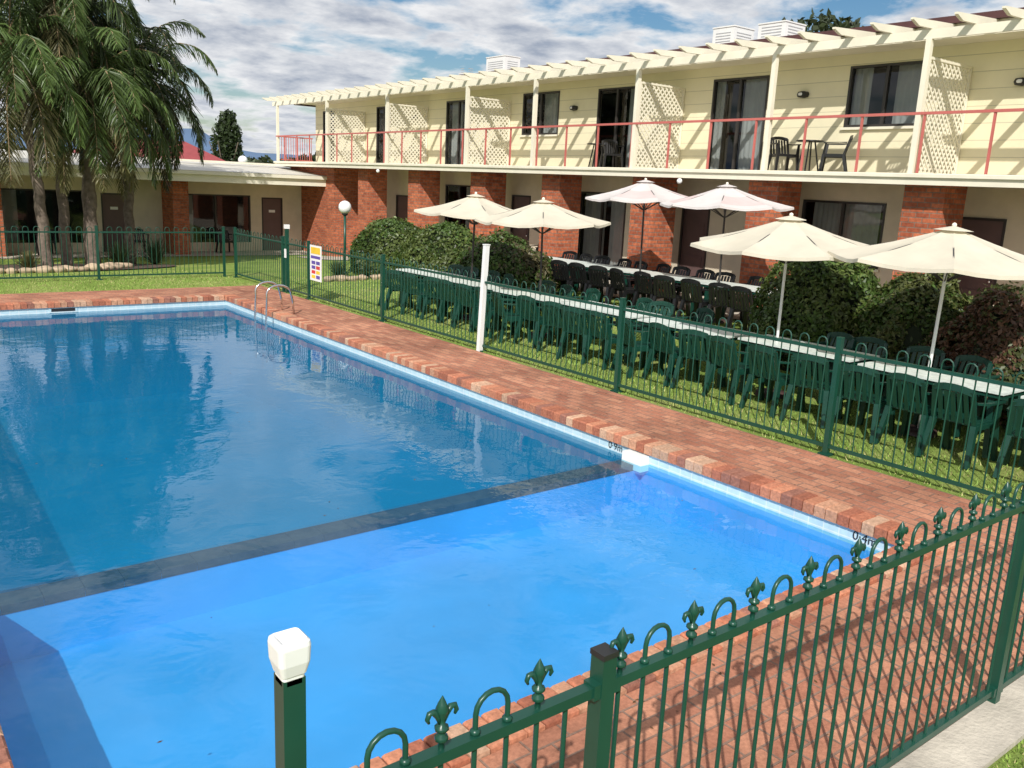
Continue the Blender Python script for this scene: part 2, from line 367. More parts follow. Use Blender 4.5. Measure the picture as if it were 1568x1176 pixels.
# ------------------------------------------------------------------ pool
pool=empty('swimming_pool')
sh=MB(); zw=-0.17; sz=-0.56; d0=-1.25; d1=-2.0; DY0,DY1=6.09,6.28
def wallquad(a,b,z0,z1,k,sb): sb.quad((a[0],a[1],z0),(b[0],b[1],z0),(b[0],b[1],z1),(a[0],a[1],z1),k)
for a,b,k in (((PX1,PY0),(PX1,DY1),'poolpaint'),((PX1,DY1),(PX1,PY1),'pooldeep'),((PX0,PY0),(PX0,DY1),'poolpaint'),((PX0,DY1),(PX0,PY1),'pooldeep'),((PX0,PY0),(PX1,PY0),'poolpaint'),((PX0,PY1),(PX1,PY1),'pooldeep')):
    wallquad(a,b,-2.1,-0.20,k,sh); wallquad(a,b,-0.20,-0.05,'tile',sh)
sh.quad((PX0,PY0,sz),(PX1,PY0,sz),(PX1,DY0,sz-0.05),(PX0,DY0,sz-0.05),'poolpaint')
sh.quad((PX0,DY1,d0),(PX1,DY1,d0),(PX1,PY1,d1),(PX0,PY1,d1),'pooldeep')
sh.box(PX0+0.002,PX1-0.002,DY0,DY1,-2.0,-0.212,'poolpaint')
sh.obj('pool_shell',pool)
dv=MB()
n=24
for i in range(n):
    x0=PX0+0.003+(PX1-PX0-0.12)*i/n; x1=PX0+0.003+(PX1-PX0-0.12)*(i+1)/n-0.004
    dv.box(x0,x1,DY0-0.006,DY1+0.006,-0.25,-0.185,'tile_dark')
dv.obj('divider_tiles',pool)
b=MB(); b.box(PX1-0.13,PX1-0.003,DY0-0.11,DY1-0.02,-0.24,-0.075,'white'); b.obj('divider_end_block',pool)
YM=DY1+0.008
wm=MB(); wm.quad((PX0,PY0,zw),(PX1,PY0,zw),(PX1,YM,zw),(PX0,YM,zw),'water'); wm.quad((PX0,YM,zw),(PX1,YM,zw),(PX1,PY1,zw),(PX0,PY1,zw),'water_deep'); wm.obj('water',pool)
cp=MB(); cp.col=[]
def cbrick(x0,x1,y0,y1):
    base=random.choice([(0.48,0.20,0.115),(0.44,0.16,0.09),(0.50,0.26,0.16),(0.34,0.12,0.07),(0.52,0.32,0.21),(0.46,0.18,0.105),(0.30,0.13,0.09)])
    s=random.uniform(0.85,1.15); zt=0.045+random.uniform(-0.003,0.003); e=0.012; n=len(cp.v); z0=-0.06
    cp.v+=[(x0,y0,z0),(x1,y0,z0),(x1,y1,z0),(x0,y1,z0),(x0,y0,zt-e),(x1,y0,zt-e),(x1,y1,zt-e),(x0,y1,zt-e),(x0+e,y0+e*.5,zt),(x1-e,y0+e*.5,zt),(x1-e,y1-e*.5,zt),(x0+e,y1-e*.5,zt)]
    for q in((0,1,5,4),(1,2,6,5),(2,3,7,6),(3,0,4,7),(4,5,9,8),(5,6,10,9),(6,7,11,10),(7,4,8,11),(8,9,10,11)): cp.face(tuple(n+i for i in q),'coping')
    cp.col+=[(base[0]*s,base[1]*s,base[2]*s,1)]*12
y=PY0-0.22
while y<PY1+0.2:
    cbrick(PX1-0.03,PX1+0.215,y,y+0.105); cbrick(PX0-0.215,PX0+0.03,y,y+0.105); y+=0.114
x=PX0+0.04
while x<PX1-0.14:
    cbrick(x,x+0.105,PY1-0.03,PY1+0.215); cbrick(x,x+0.105,PY0-0.215,PY0+0.03); x+=0.114
cp.obj('brick_coping',pool)
md=MB(); 
for sx,ex in ((PX1+0.0,PX1+0.2),(PX0-0.2,PX0)): md.box(sx,ex,PY0-0.2,PY1+0.2,-0.055,0.022,'concrete')
md.box(PX0,PX1,PY1+0.0,PY1+0.2,-0.055,0.022,'concrete'); md.box(PX0,PX1,PY0-0.2,PY0,-0.055,0.022,'concrete')
md.obj('coping_mortar',pool)
sk_=MB(); sk_.box(3.2,3.62,PY1-0.012,PY1-0.009,-0.14,-0.08,'slot_shade'); sk_.box(3.16,3.66,PY1-0.008,PY1-0.002,-0.165,-0.065,'tile'); sk_.obj('skimmer_box',pool)
def text(body,loc,size,rot,name,parent):
    c=bpy.data.curves.new(name,'FONT'); c.body=body; c.size=size; c.extrude=0.001; c.materials.append(M['black'])
    o=bpy.data.objects.new(name,c); COL.objects.link(o); o.location=loc; o.rotation_euler=rot; o.parent=parent; return o
rt=(math.radians(90),0,math.radians(-90))
text('0·9m',(PX1-0.006,6.60,-0.145),0.11,rt,'depth_marking',pool)
text('0·4m',(PX1-0.006,3.62,-0.145),0.11,rt,'depth_marking_shallow',pool)
ld=MB()
for yy in (15.75,16.3):
    pts=[(PX1-0.22,yy,-0.9),(PX1-0.22,yy,-0.1),(PX1-0.20,yy,0.30)]
    for i in range(9):
        a=math.pi*(1-i/8); pts.append((PX1+0.04+0.24*math.cos(a)*1.0,yy,0.42+0.16*math.sin(a)))
    pts+=[(PX1+0.32,yy,0.25),(PX1+0.34,yy,0.02)]
    ld.tube(pts,0.020,'steel',10)
for zz in(-0.35,-0.65): ld.box(PX1-0.26,PX1-0.17,15.77,16.28,zz,zz+0.03,'steel')
ld.obj('pool_ladder')

# ------------------------------------------------------------------ fences
def fence(name,p0,p1,zr,zt,posts,near=False,ext=None,z0=0.0,pr=0.008):
    fb=MB(); p0=Vector((p0[0],p0[1],0));p1=Vector((p1[0],p1[1],0)); d=(p1-p0);Ln=d.length;d.normalize(); nrm=Vector((-d.y,d.x,0))
    P=lambda s,z: tuple(p0+d*s+Vector((0,0,z+z0)))
    rw=0.038 if near else 0.036
    fb.beam(P(0,zr),P(Ln,zr),rw,0.034,'green'); fb.beam(P(0,0.10),P(Ln,0.10),rw*0.9,0.034,'green')
    pitch=0.11; n=int(Ln/pitch); ns=8 if near else 4; off=pitch/2
    sk=[]
    for k in range(n):
        s=off+k*pitch
        if any(abs(s-q)<0.045 for q in posts): sk.append(k); continue
        fb.tube([P(s,0.10),P(s,zr)],pr,'green',ns,False)
    h=pitch/2; m=8 if near else 5
    k=0
    while k<n:
        s=off+k*pitch
        if near and k%3==2:
            if k not in sk:
                c=P(s,zr+0.017); q_=1.1
                fb.revolve(c,[(a_*q_,b_*q_) for a_,b_ in [(0.008,0),(0.008,0.02),(0.017,0.024),(0.017,0.034),(0.009,0.04),(0.011,0.05),(0.018,0.052),(0.018,0.060),(0.009,0.064),(0.008,0.08),(0.015,0.098),(0.017,0.106),(0.011,0.122),(0.001,0.142)]],'green',8)
                for sg in(-1,1):
                    pts=[P(s+sg*0.004,zr+0.090),P(s+sg*0.014,zr+0.116),P(s+sg*0.027,zr+0.134),P(s+sg*0.040,zr+0.133),P(s+sg*0.046,zr+0.118),P(s+sg*0.040,zr+0.106)]
                    fb.tube(pts,[0.005,0.008,0.009,0.008,0.007,0.004],'green',6)
            k+=1; continue
        if (k%3==0 if near else k%2==0) and k+1<n and k not in sk and k+1 not in sk:
            hh=zt-zr-h
            pts=[P(s,zr)]
            for i in range(m+1):
                a=math.pi*(1-i/m); pts.append(P(s+h+h*math.cos(a),zr+hh+h*math.sin(a)))
            pts.append(P(s+pitch,zr)); fb.tube(pts,pr,'green',ns,False)
            if near:
                for q in (s,s+pitch): fb.revolve(P(q,zr+0.015),[(0.008,0),(0.015,0.004),(0.015,0.014),(0.008,0.018)],'green',8)
            k+=2; continue
        k+=1
    pw=0.056 if near else 0.055
    for q in posts:
        hh=zr+0.115 if near else zt+0.02
        c=p0+d*q
        fb.box(c.x-pw/2,c.x+pw/2,c.y-pw/2,c.y+pw/2,z0-0.05,z0+hh-0.012,'green')
        fb.box(c.x-pw/2-0.003,c.x+pw/2+0.003,c.y-pw/2-0.003,c.y+pw/2+0.003,z0+hh-0.012,z0+hh+0.006,'green' if not near else 'black')
        fb.box(c.x-0.06,c.x+0.06,c.y-0.06,c.y+0.06,z0+0.0,z0+0.022,'green')
        if near:
            for zz in (zr,0.10):
                for sg in (-1,1):
                    e=c+d*sg*0.041; fb.beam(e-d*0.014+Vector((0,0,zz)),e+d*0.014+Vector((0,0,zz)),0.05,0.05,'green')
    return fb
YF=1.68
fb=fence('pool_fence',(0.865,YF),(11.0,YF),1.17,1.30,[1.727-0.865,4.75-0.865,7.65-0.865],near=True)
fb.obj('pool_fence')
gp=MB()
x,y=0.810,YF+0.208
gp.box(x-0.030,x+0.030,y-0.030,y+0.030,-0.03,1.41,'green')
capc=[(0.030,1.395),(0.030,1.418),(0.034,1.422),(0.042,1.455),(0.044,1.50),(0.042,1.511),(0.036,1.516)]
st=len(gp.v)
def rsq(hw,z,nn=5):
    pts=[];rr=hw*0.32
    for cx,cy,a0 in((1,1,0),(-1,1,90),(-1,-1,180),(1,-1,270)):
        for i in range(nn):
            a=math.radians(a0+90*i/(nn-1)); pts.append((x+cx*(hw-rr)+rr*math.cos(a),y+cy*(hw-rr)+rr*math.sin(a),z))
    return pts
prof_=capc+[(0.030,1.514),(0.027,1.500),(0.010,1.496)]
for hw,zz in prof_: gp.v+=rsq(hw,zz)
for i in range(len(prof_)-1):
    for j in range(20):
        a=st+i*20+j;b_=st+i*20+(j+1)%20; gp.face((a,b_,b_+20,a+20),'white',False)
gp.face(tuple(st+(len(prof_)-1)*20+j for j in range(20)),'white')
gp.obj('gate_post')
XF=8.13
fence('pool_fence',(XF,1.68),(XF,22.0),1.12,1.245,[4.89-1.68,8.06-1.68,11.17-1.68,14.4-1.68,17.65-1.68,19.0-1.68,22.0-1.68]).obj('pool_fence')
fence('pool_fence',(-7.0,22.25),(7.95,22.25),1.12,1.245,[0.0,2.9,5.9,8.9,11.92,14.92]).obj('pool_fence')
wp=MB(); wp.beam((XF-0.04,11.17,0),(XF+0.02,11.17,1.70),0.075,0.075,'white'); wp.box(XF-0.025,XF+0.065,11.125,11.215,1.70,1.715,'white'); wp.obj('white_post')
g2=MB(); g2.box(XF-0.035,XF+0.035,18.75,18.82,0,1.45,'green'); g2.box(XF-0.05,XF+0.05,18.735,18.835,1.45,1.54,'white'); g2.box(XF-0.05,XF-0.036,18.74,18.83,0.8,1.0,'white'); g2.obj('gate_post')
sg=MB(); xx=XF-0.03
sg.box(xx-0.008,xx,16.95,17.5,0.45,1.2,'white')
sg.box(xx-0.011,xx-0.008,17.0,17.45,1.02,1.16,'yellow'); sg.box(xx-0.011,xx-0.008,17.0,17.45,0.92,0.98,'purple')
for i in range(4):
    for j in range(2):
        sg.box(xx-0.011,xx-0.008,17.02+j*0.22,17.20+j*0.22,0.50+i*0.1,0.57+i*0.1,['purple','yellow','signred','purple'][(i+j)%4])
sg.obj('pool_safety_sign')

# ------------------------------------------------------------------ motel main building
motel=empty('motel_building')
XD=14.60; XW=16.15; ZD=3.11; ZB=5.40; YA,YB=-4.0,34.6
posts=[-2.6,0.6,4.6,7.89,10.89,14.5,18.13,21.18,25.72,30.07,34.5]
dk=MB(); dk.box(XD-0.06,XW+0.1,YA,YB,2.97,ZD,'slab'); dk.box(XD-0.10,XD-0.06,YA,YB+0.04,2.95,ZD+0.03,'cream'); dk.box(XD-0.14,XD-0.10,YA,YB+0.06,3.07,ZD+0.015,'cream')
dk.box(XD-0.06,XW,YB,YB+0.04,2.95,ZD+0.03,'cream')
dk.obj('balcony_deck',motel)
def wall_y(mb,X,th_,y0,y1,z0,z1,ops,k):
    ops=sorted(ops); cur=y0
    for (a,b,c,d,_) in ops:
        mb.box(X,X+th_,cur,a,z0,z1,k)
        if c>z0+0.01: mb.box(X,X+th_,a,b,z0,c,k)
        mb.box(X,X+th_,a,b,d,z1,k); cur=b
    mb.box(X,X+th_,cur,y1,z0,z1,k)
def curtain(mb,X,a,b,z0,z1):
    n=max(6,int((b-a)/0.035)); st=len(mb.v)
    for i in range(n+1):
        yy=a+(b-a)*i/n; xo=X+0.02*math.sin(i*1.9)+0.008*math.sin(i*0.7)
        mb.v+=[(xo,yy,z0),(xo+0.004,yy,z1)]
    for i in range(n): mb.face((st+2*i,st+2*i+2,st+2*i+3,st+2*i+1),'curtain',True)
def window(mb,X,a,b,z0,z1,kind,cur=(0,1)):
    f=0.045
    mb.box(X-0.015,X+0.07,a,a+f,z0,z1,'frame'); mb.box(X-0.015,X+0.07,b-f,b,z0,z1,'frame')
    mb.box(X-0.015,X+0.07,a+f,b-f,z1-f,z1,'frame'); mb.box(X-0.015,X+0.07,a+f,b-f,z0,z0+f,'frame')
    if kind=='door':
        mb.box(X+0.03,X+0.07,a+f,b-f,z0+f,z1-f,'brownDoor')
        for q in (0.25,0.62):
            zz=z0+(z1-z0)*q; mb.box(X+0.018,X+0.03,a+f+0.12,b-f-0.12,zz-0.3 if q<0.5 else zz-0.32,zz+0.3,'brownDoor')
        mb.sphere((X+0.0,a+f+0.08,z0+1.0),0.03,'steel',8)
        return
    mid=(a+b)/2
    mb.box(X+0.0,X+0.06,mid-0.03,mid+0.03,z0+f,z1-f,'frame')
    mb.quad((X+0.04,a+f,z0+f),(X+0.04,b-f,z0+f),(X+0.04,b-f,z1-f),(X+0.04,a+f,z1-f),'glass')
    if kind=='win': mb.box(X-0.05,X-0.0151,a-0.04,b+0.04,z0-0.05,z0-0.002,'cream')
    for (c0,c1) in cur: curtain(mb,X+0.16,a+(b-a)*c0,a+(b-a)*c1,z0+0.02,z1)
up=[(5.0,6.5,ZD+0.02,5.15,'slide',[(0.0,0.45)]),(8.69,10.25,4.05,5.20,'win',[(0.0,0.42),(0.75,1)]),(12.15,13.65,ZD+0.02,5.16,'slide',[(0.0,0.5),(0.85,1)]),
 (16.05,17.45,ZD+0.02,5.16,'slide',[(0.0,0.3)]),(19.0,20.6,4.05,5.20,'win',[(0.0,0.5)]),(23.2,24.6,ZD+0.02,5.16,'slide',[(0.5,0.9)]),(28.2,29.2,ZD+0.02,5.16,'slide',[(0,0.4)]),(32.6,33.6,ZD+0.02,5.16,'slide',[(0,0.4)]),(1.2,2.8,4.05,5.2,'win',[(0,0.4)])]
uw=MB(); wall_y(uw,XW,0.12,YA,YB-0.3,ZD,5.50,[(a,b,c,d,0) for a,b,c,d,_,_ in up],'cream_board')
uw.box(XW+0.12,24,YB-0.42,YB-0.3,-0.5,5.5,'cream_board'); uw.box(XW+0.12,24,YA,YA+0.12,-0.5,5.5,'cream_board'); uw.box(24,24.12,YA,YB-0.3,-0.5,5.5,'cream_board')
uw.obj('upper_wall',motel)
wn=MB()
for a,b,c,d,k,cur in up: window(wn,XW,a,b,c,d,k,cur)
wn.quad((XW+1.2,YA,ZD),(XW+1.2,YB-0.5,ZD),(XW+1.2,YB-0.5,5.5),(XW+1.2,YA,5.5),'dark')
wn.obj('upper_windows',motel)
XL=16.2
lo=[(3.6,5.4,1.15,2.55,'win',[(0,0.5),(0.8,1)]),(6.9,7.8,0.35,2.45,'door',[]),(9.15,11.0,1.35,2.62,'win',[(0.1,0.9)]),(13.45,14.3,0.35,2.45,'door',[]),(16.2,18.0,0.45,2.55,'slide',[(0,0.4),(0.5,0.95)]),
 (20.1,21.0,0.2,2.35,'door',[]),(23.0,24.6,1.1,2.55,'win',[(0,0.4)]),(26.9,27.8,-0.1,2.1,'door',[]),(29.0,30.1,0.8,2.35,'win',[(0,1)])]
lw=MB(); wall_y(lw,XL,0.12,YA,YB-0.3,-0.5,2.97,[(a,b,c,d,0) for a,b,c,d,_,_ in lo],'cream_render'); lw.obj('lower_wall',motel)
lwn=MB()
for a,b,c,d,k,cur in lo: window(lwn,XL,a,b,c,d,k,cur)
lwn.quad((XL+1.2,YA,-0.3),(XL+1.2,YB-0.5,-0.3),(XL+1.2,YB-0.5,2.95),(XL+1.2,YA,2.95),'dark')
lwn.obj('lower_windows',motel)
pl=MB()
for q in [0.9,4.7,8.1,11.4,14.7,18.0,21.25,24.75,28.15]: pl.box(14.85,15.6,q-0.72,q,-0.4,2.97,'brick')
pl.box(15.0,15.25,30.3,34.2,-0.5,2.97,'brick'); pl.box(15.25,XL,30.3,30.5,-0.5,2.97,'brick')
pl.obj('brick_piers',motel)
ra=MB()
for q in posts:
    ra.box(XD-0.045,XD+0.045,q-0.045,q+0.045,ZD,ZB-0.12,'cream')
ra.box(XD-0.03,XD+0.03,YA,YB+0.35,ZB-0.12,ZB+0.03,'cream')
y=YA
while y<YB+0.45:
    prof=[(XD-0.62,ZB+0.13),(XD-0.62,ZB+0.10),(XD-0.42,ZB+0.0305),(15.34,ZB+0.0305+0.03),(15.34,ZB+0.21),]
    n=len(ra.v)
    for yy in (y-0.028,y+0.028): ra.v+=[(a,yy,b_) for a,b_ in prof]
    ra.face(tuple(n+i for i in range(5)),'cream'); ra.face(tuple(n+9-i for i in range(5)),'cream')
    for i in range(5):
        j=(i+1)%5; ra.face((n+i,n+5+i,n+5+j,n+j),'cream')
    y+=0.70
ra.obj('pergola_rafters',motel)
rf=MB()
rf.box(15.345,15.38,YA-0.1,YB,ZB+0.0,ZB+0.22,'cream'); rf.box(15.38,XW-0.002,YA-0.1,YB-0.3,ZB+0.02,ZB+0.06,'cream')
rf.box(15.22,15.344,YA-0.15,YB+0.1,ZB+0.215,ZB+0.33,'maroon')
rf.quad((15.25,YA-0.15,ZB+0.335),(19.8,YA-0.15,ZB+0.78),(19.8,YB+0.1,ZB+0.78),(15.25,YB+0.1,ZB+0.335),'roof')
rf.quad((24.6,YA-0.15,ZB+0.28),(24.6,YB+0.1,ZB+0.28),(19.8,YB+0.1,ZB+0.78),(19.8,YA-0.15,ZB+0.78),'roof')
rf.box(15.38,24.6,YB-0.05,YB+0.1,ZB-0.02,ZB+0.30,'maroon')
rf.obj('roof',motel)
rl=MB(); zt=ZD+1.0
rl.beam((XD-0.02,YA,zt),(XD-0.02,YB,zt),0.055,0.045,'salmon')
q=7.78-1.13*10
while q<YB+0.05:
    rl.box(XD-0.035,XD+0.0,q-0.018,q+0.018,ZD,zt-0.02,'salmon'); q+=1.13
rl.beam((XD-0.02,YB,zt),(XW,YB,zt),0.055,0.045,'salmon'); rl.beam((XD-0.02,YB,ZD+0.1),(XW,YB,ZD+0.1),0.04,0.04,'salmon')
for i in range(16): rl.box(XD+i*0.1-0.008,XD+i*0.1+0.008,YB-0.01,YB+0.01,ZD+0.1,zt,'salmon')
rl.obj('balcony_railing',motel)
lt=MB()
def lattice(yc,x0,x1,z0,z1):
    lt.box(x0,x0+0.04,yc-0.02,yc+0.02,z0,z1,'cream'); lt.box(x1-0.04,x1,yc-0.02,yc+0.02,z0,z1,'cream')
    lt.box(x0+0.04,x1-0.04,yc-0.02,yc+0.02,z1-0.04,z1,'cream'); lt.box(x0+0.04,x1-0.04,yc-0.02,yc+0.02,z0,z0+0.04,'cream')
    W=x1-x0; Hh=z1-z0; s=0.098
    for dirn in(1,-1):
        c=-Hh
        while c<W:
            t0=max(0,-c); t1=min(Hh,W-c)
            if t1-t0>0.03:
                xa,za=c+t0,t0; xb,zb_=c+t1,t1
                if dirn<0: xa,xb=W-xa,W-xb
                lt.beam((x0+xa,yc+0.005*dirn,z0+za),(x0+xb,yc+0.005*dirn,z0+zb_),0.008,0.036,'cream',up=(1 if dirn<0 else -1,0,1))
            c+=s*1.414
for q in (0.6,7.89,14.5,21.18,25.72,30.07): lattice(q+0.0,XD+0.06,XW-0.02,ZD+0.03,5.02)
lt.obj('lattice_screens',motel)
wl=MB()
for yy in (11.25,18.35,7.0,26.5,3.5):
    wl.revolve((XW-0.03,yy,4.72),[(0.001,-0.07),(0.11,-0.05),(0.13,0),(0.11,0.05),(0.001,0.07)],'black',12)
    wl.sphere((XW-0.10,yy,4.72),0.07,'globe',10,0.6)
for yy in (26.0,12.9): wl.sphere((XD-0.16,yy,2.88),0.06,'white',10)
wl.obj('wall_lights',motel)
def ac(x,y,z,w_=0.9,d_=0.45,h_=0.6):
    a=MB(); a.box(-w_/2,w_/2,-d_/2,d_/2,0.06,h_,'white')
    a.box(-w_/2,w_/2-0.0,-d_/2+0.03,-d_/2+0.1,0,0.06,'steel'); a.box(-w_/2,w_/2,d_/2-0.1,d_/2-0.03,0,0.06,'steel')
    for i in range(6):
        zz=0.14+i*0.065; a.box(-w_/2-0.006,-w_/2,-d_/2+0.10,d_/2-0.10,zz,zz+0.02,'acpanel'); a.box(-w_/2+0.1,w_/2-0.1,-d_/2-0.006,-d_/2,zz,zz+0.02,'acpanel')
    a.box(-w_/2-0.015,w_/2+0.015,-d_/2-0.015,d_/2+0.015,h_,h_+0.03,'white')
    o=a.obj('air_conditioner'); o.location=(x,y,z); return o
ac(18.0,14.75,5.98,0.75,0.65,0.60); ac(18.0,13.35,5.98,0.75,0.75,0.55); ac(17.6,23.6,5.95,0.6,1.0,0.62); ac(17.6,25.6,5.9,0.4,0.4,0.3)

# ------------------------------------------------------------------ left wing
wing=empty('motel_wing')
WX0,WX1,WY=-14.0,15.0,33.2
wl_=MB()
def wall_x(mb,Y,th_,x0,x1,z0,z1,ops,k):
    ops=sorted(ops);cur=x0
    for a,b,c,d in ops:
        mb.box(cur,a,Y,Y+th_,z0,z1,k)
        if c>z0+0.01: mb.box(a,b,Y,Y+th_,z0,c,k)
        mb.box(a,b,Y,Y+th_,d,z1,k);cur=b
    mb.box(cur,x1,Y,Y+th_,z0,z1,k)
wops=[];wk=[]
for bx in (12.5,6.7,0.9,-4.9,-10.7):
    wops.append((bx+0.85,bx+1.7,-0.32,1.72)); wk.append('door')
    wops.append((bx-2.3,bx+0.4,0.0,1.78)); wk.append('win')
wall_x(wl_,WY,0.12,WX0,WX1,-0.4,2.4,wops,'cream_render')
for (a,b,c,d),k in zip(wops,wk):
    f=0.05
    wl_.box(a,a+f,WY-0.01,WY+0.08,c,d,'frame');wl_.box(b-f,b,WY-0.01,WY+0.08,c,d,'frame');wl_.box(a+f,b-f,WY-0.01,WY+0.08,d-f,d,'frame')
    if k=='door':
        wl_.box(a+f,b-f,WY+0.04,WY+0.08,c,d-f,'brownDoor'); wl_.box(a+f+0.25,a+f+0.5,WY+0.03,WY+0.04,1.15,1.25,'white')
    else:
        wl_.box((a+b)/2-0.025,(a+b)/2+0.025,WY,WY+0.07,c,d-f,'frame'); wl_.quad((a+f,WY+0.05,c),(b-f,WY+0.05,c),(b-f,WY+0.05,d-f),(a+f,WY+0.05,d-f),'glass')
        wl_.quad((a,WY+0.3,c),(a+0.6,WY+0.3,c),(a+0.6,WY+0.3,d),(a,WY+0.3,d),'curtain')
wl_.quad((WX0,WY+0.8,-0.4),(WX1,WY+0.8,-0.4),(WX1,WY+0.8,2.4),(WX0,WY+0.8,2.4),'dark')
wl_.obj('wing_wall',wing)
wb=MB()
for bx in (9.6,3.8,-2.0,-7.8): wb.box(bx,bx+0.55,31.9,33.19,-0.4,2.3,'brick')
wb.obj('wing_brick_piers',wing)
wr=MB()
ye=31.0
wr.box(WX0,15.3,ye,ye+0.04,2.25,2.56,'cream'); wr.box(WX0,15.3,ye-0.10,ye-0.001,2.50,2.62,'cream'); wr.box(15.3,15.34,ye-0.1,33.2,2.25,2.62,'cream')
wr.box(WX0,15.29,ye+0.04,WY,2.36,2.40,'cream')
wr.quad((WX0,ye-0.05,2.63),(15.3,ye-0.05,2.63),(15.3,37,3.05),(WX0,37,3.05),'wingroof'); wr.quad((WX0,43,2.7),(15.3,43,2.7),(15.3,37,3.05),(WX0,37,3.05),'wingroof')
wr.box(9.5,15.0,34.4,34.6,2.95,3.02,'cream')
wr.obj('wing_roof',wing)
# ------------------------------------------------------------------ tables & chairs
def chair_mesh(name,k):
    c=MB()
    c.box(-0.21,0.21,-0.20,0.22,0.425,0.445,k); c.box(-0.21,0.21,0.20,0.225,0.39,0.425,k)
    for sx in(-1,1):
        c.beam((sx*0.27,0.24,0),(sx*0.235,0.2,0.43),0.045,0.05,k,0.06,0.06)
        c.beam((sx*0.235,0.2,0.43),(sx*0.265,0.17,0.655),0.055,0.05,k,0.04,0.04)
        c.beam((sx*0.25,-0.30,0),(sx*0.215,-0.2,0.43),0.045,0.05,k,0.06,0.06)
        c.beam((sx*0.27,0.22,0.665),(sx*0.265,-0.10,0.665),0.055,0.022,k); c.beam((sx*0.265,-0.10,0.665),(sx*0.225,-0.25,0.68),0.055,0.022,k,0.03,0.022)
        c.beam((sx*0.215,-0.2,0.42),(sx*0.20,-0.31,0.80),0.045,0.03,k)
        c.beam((sx*0.22,0.2,0.40),(sx*0.21,-0.2,0.40),0.02,0.05,k)
    for i in range(5):
        x=-0.14+0.07*i; c.beam((x,-0.205,0.44),(x*0.95,-0.325,0.77),0.045,0.012,k)
    pts=[(-0.20,-0.305,0.785),(-0.1,-0.328,0.81),(0,-0.335,0.818),(0.1,-0.328,0.81),(0.20,-0.305,0.785)]
    for a,b in zip(pts,pts[1:]): c.beam(a,b,0.018,0.07,k)
    return c.mesh(name)
cg=chair_mesh('green_chair_mesh','chairgreen'); cb_=chair_mesh('black_chair_mesh','chairblack')
def place(me,name,x,y,rz,z=None,sc=1.0):
    o=bpy.data.objects.new(name,me); COL.objects.link(o); o.location=(x,y,gz(x,y) if z is None else z); o.rotation_euler=(0,0,rz); o.scale=(sc,sc,sc); return o
M['tabletop']=simple('table_top_plastic',(0.66,0.72,0.67),0.4,0.15,12)
def table_mesh(name,Ly,Wx,k,kt):
    t=MB(); t.box(-Wx/2,Wx/2,-Ly/2,Ly/2,0.705,0.73,kt); t.box(-Wx/2+0.02,Wx/2-0.02,-Ly/2+0.02,Ly/2-0.02,0.66,0.705,k)
    for sx in(-1,1):
        for sy in(-1,1): t.beam((sx*(Wx/2-0.06),sy*(Ly/2-0.1),0),(sx*(Wx/2-0.09),sy*(Ly/2-0.14),0.66),0.05,0.05,k,0.07,0.07)
    return t.mesh(name)
tg=table_mesh('green_table_mesh',1.66,0.66,'chairgreen','tabletop'); tw=table_mesh('white_table_mesh',1.74,0.7,'chairgreen','tabletop')
XT=9.76
y=1.9
while y<16:
    place(tg,'garden_table',XT+random.uniform(-0.05,0.05),y+0.87,random.uniform(-0.03,0.03)); 
    for k in range(3):
        yy=y+0.30+k*0.58
        place(cg,'plastic_chair',XT-0.48+random.uniform(-0.12,0.07),yy+random.uniform(-0.06,0.06),-math.pi/2+random.uniform(-0.3,0.3))
        if random.random()<(0.85 if yy>9.5 else 0.5):
            place(cg,'plastic_chair',XT+0.40+random.uniform(-0.07,0.12),yy+random.uniform(-0.06,0.06),math.pi/2+random.uniform(-0.3,0.3),gz(XT+0.4,yy)-0.01)
    y+=1.80
y=8.9
for i in range(4):
    place(tw,'garden_table',13.05,y+0.87,0)
    for k in range(3):
        yy=y+0.30+k*0.58
        place(cb_,'plastic_chair',12.42+random.uniform(-0.07,0.07),yy,-math.pi/2+random.uniform(-0.2,0.2))
        place(cb_,'plastic_chair',13.68+random.uniform(-0.07,0.07),yy,math.pi/2+random.uniform(-0.2,0.2))
    y+=1.8
bt=MB(); bt.revolve((0,0,0.70),[(0.001,0),(0.30,0),(0.30,0.025),(0.001,0.025)],'chairblack',20)
for a in range(4):
    t=a*math.pi/2+0.4; bt.beam((0.25*math.cos(t),0.25*math.sin(t),0),(0.10*math.cos(t),0.10*math.sin(t),0.70),0.025,0.025,'chairblack')
btm=bt.mesh('balcony_table_mesh')
place(btm,'balcony_table',15.75,10.7,0,ZD,0.92); place(cb_,'balcony_chair',15.7,10.1,0.5,ZD,0.9); place(cb_,'balcony_chair',15.75,11.3,math.pi-0.5,ZD,0.9)
place(cb_,'balcony_chair',15.75,16.4,math.pi-0.5,ZD,0.9); place(btm,'balcony_table',15.8,17.0,0,ZD,0.9)
for (x,y) in ((15.9,21.6),(15.95,15.2),(15.9,19.4)): place(cb_,'patio_chair',x,y,math.pi/2,gz(x,y)+0.02)
for (x,y) in ((2.6,32.6),(11.6,32.4),(5.6,32.5),(8.6,32.6)): place(cb_,'patio_chair',x,y,math.pi,-0.325)

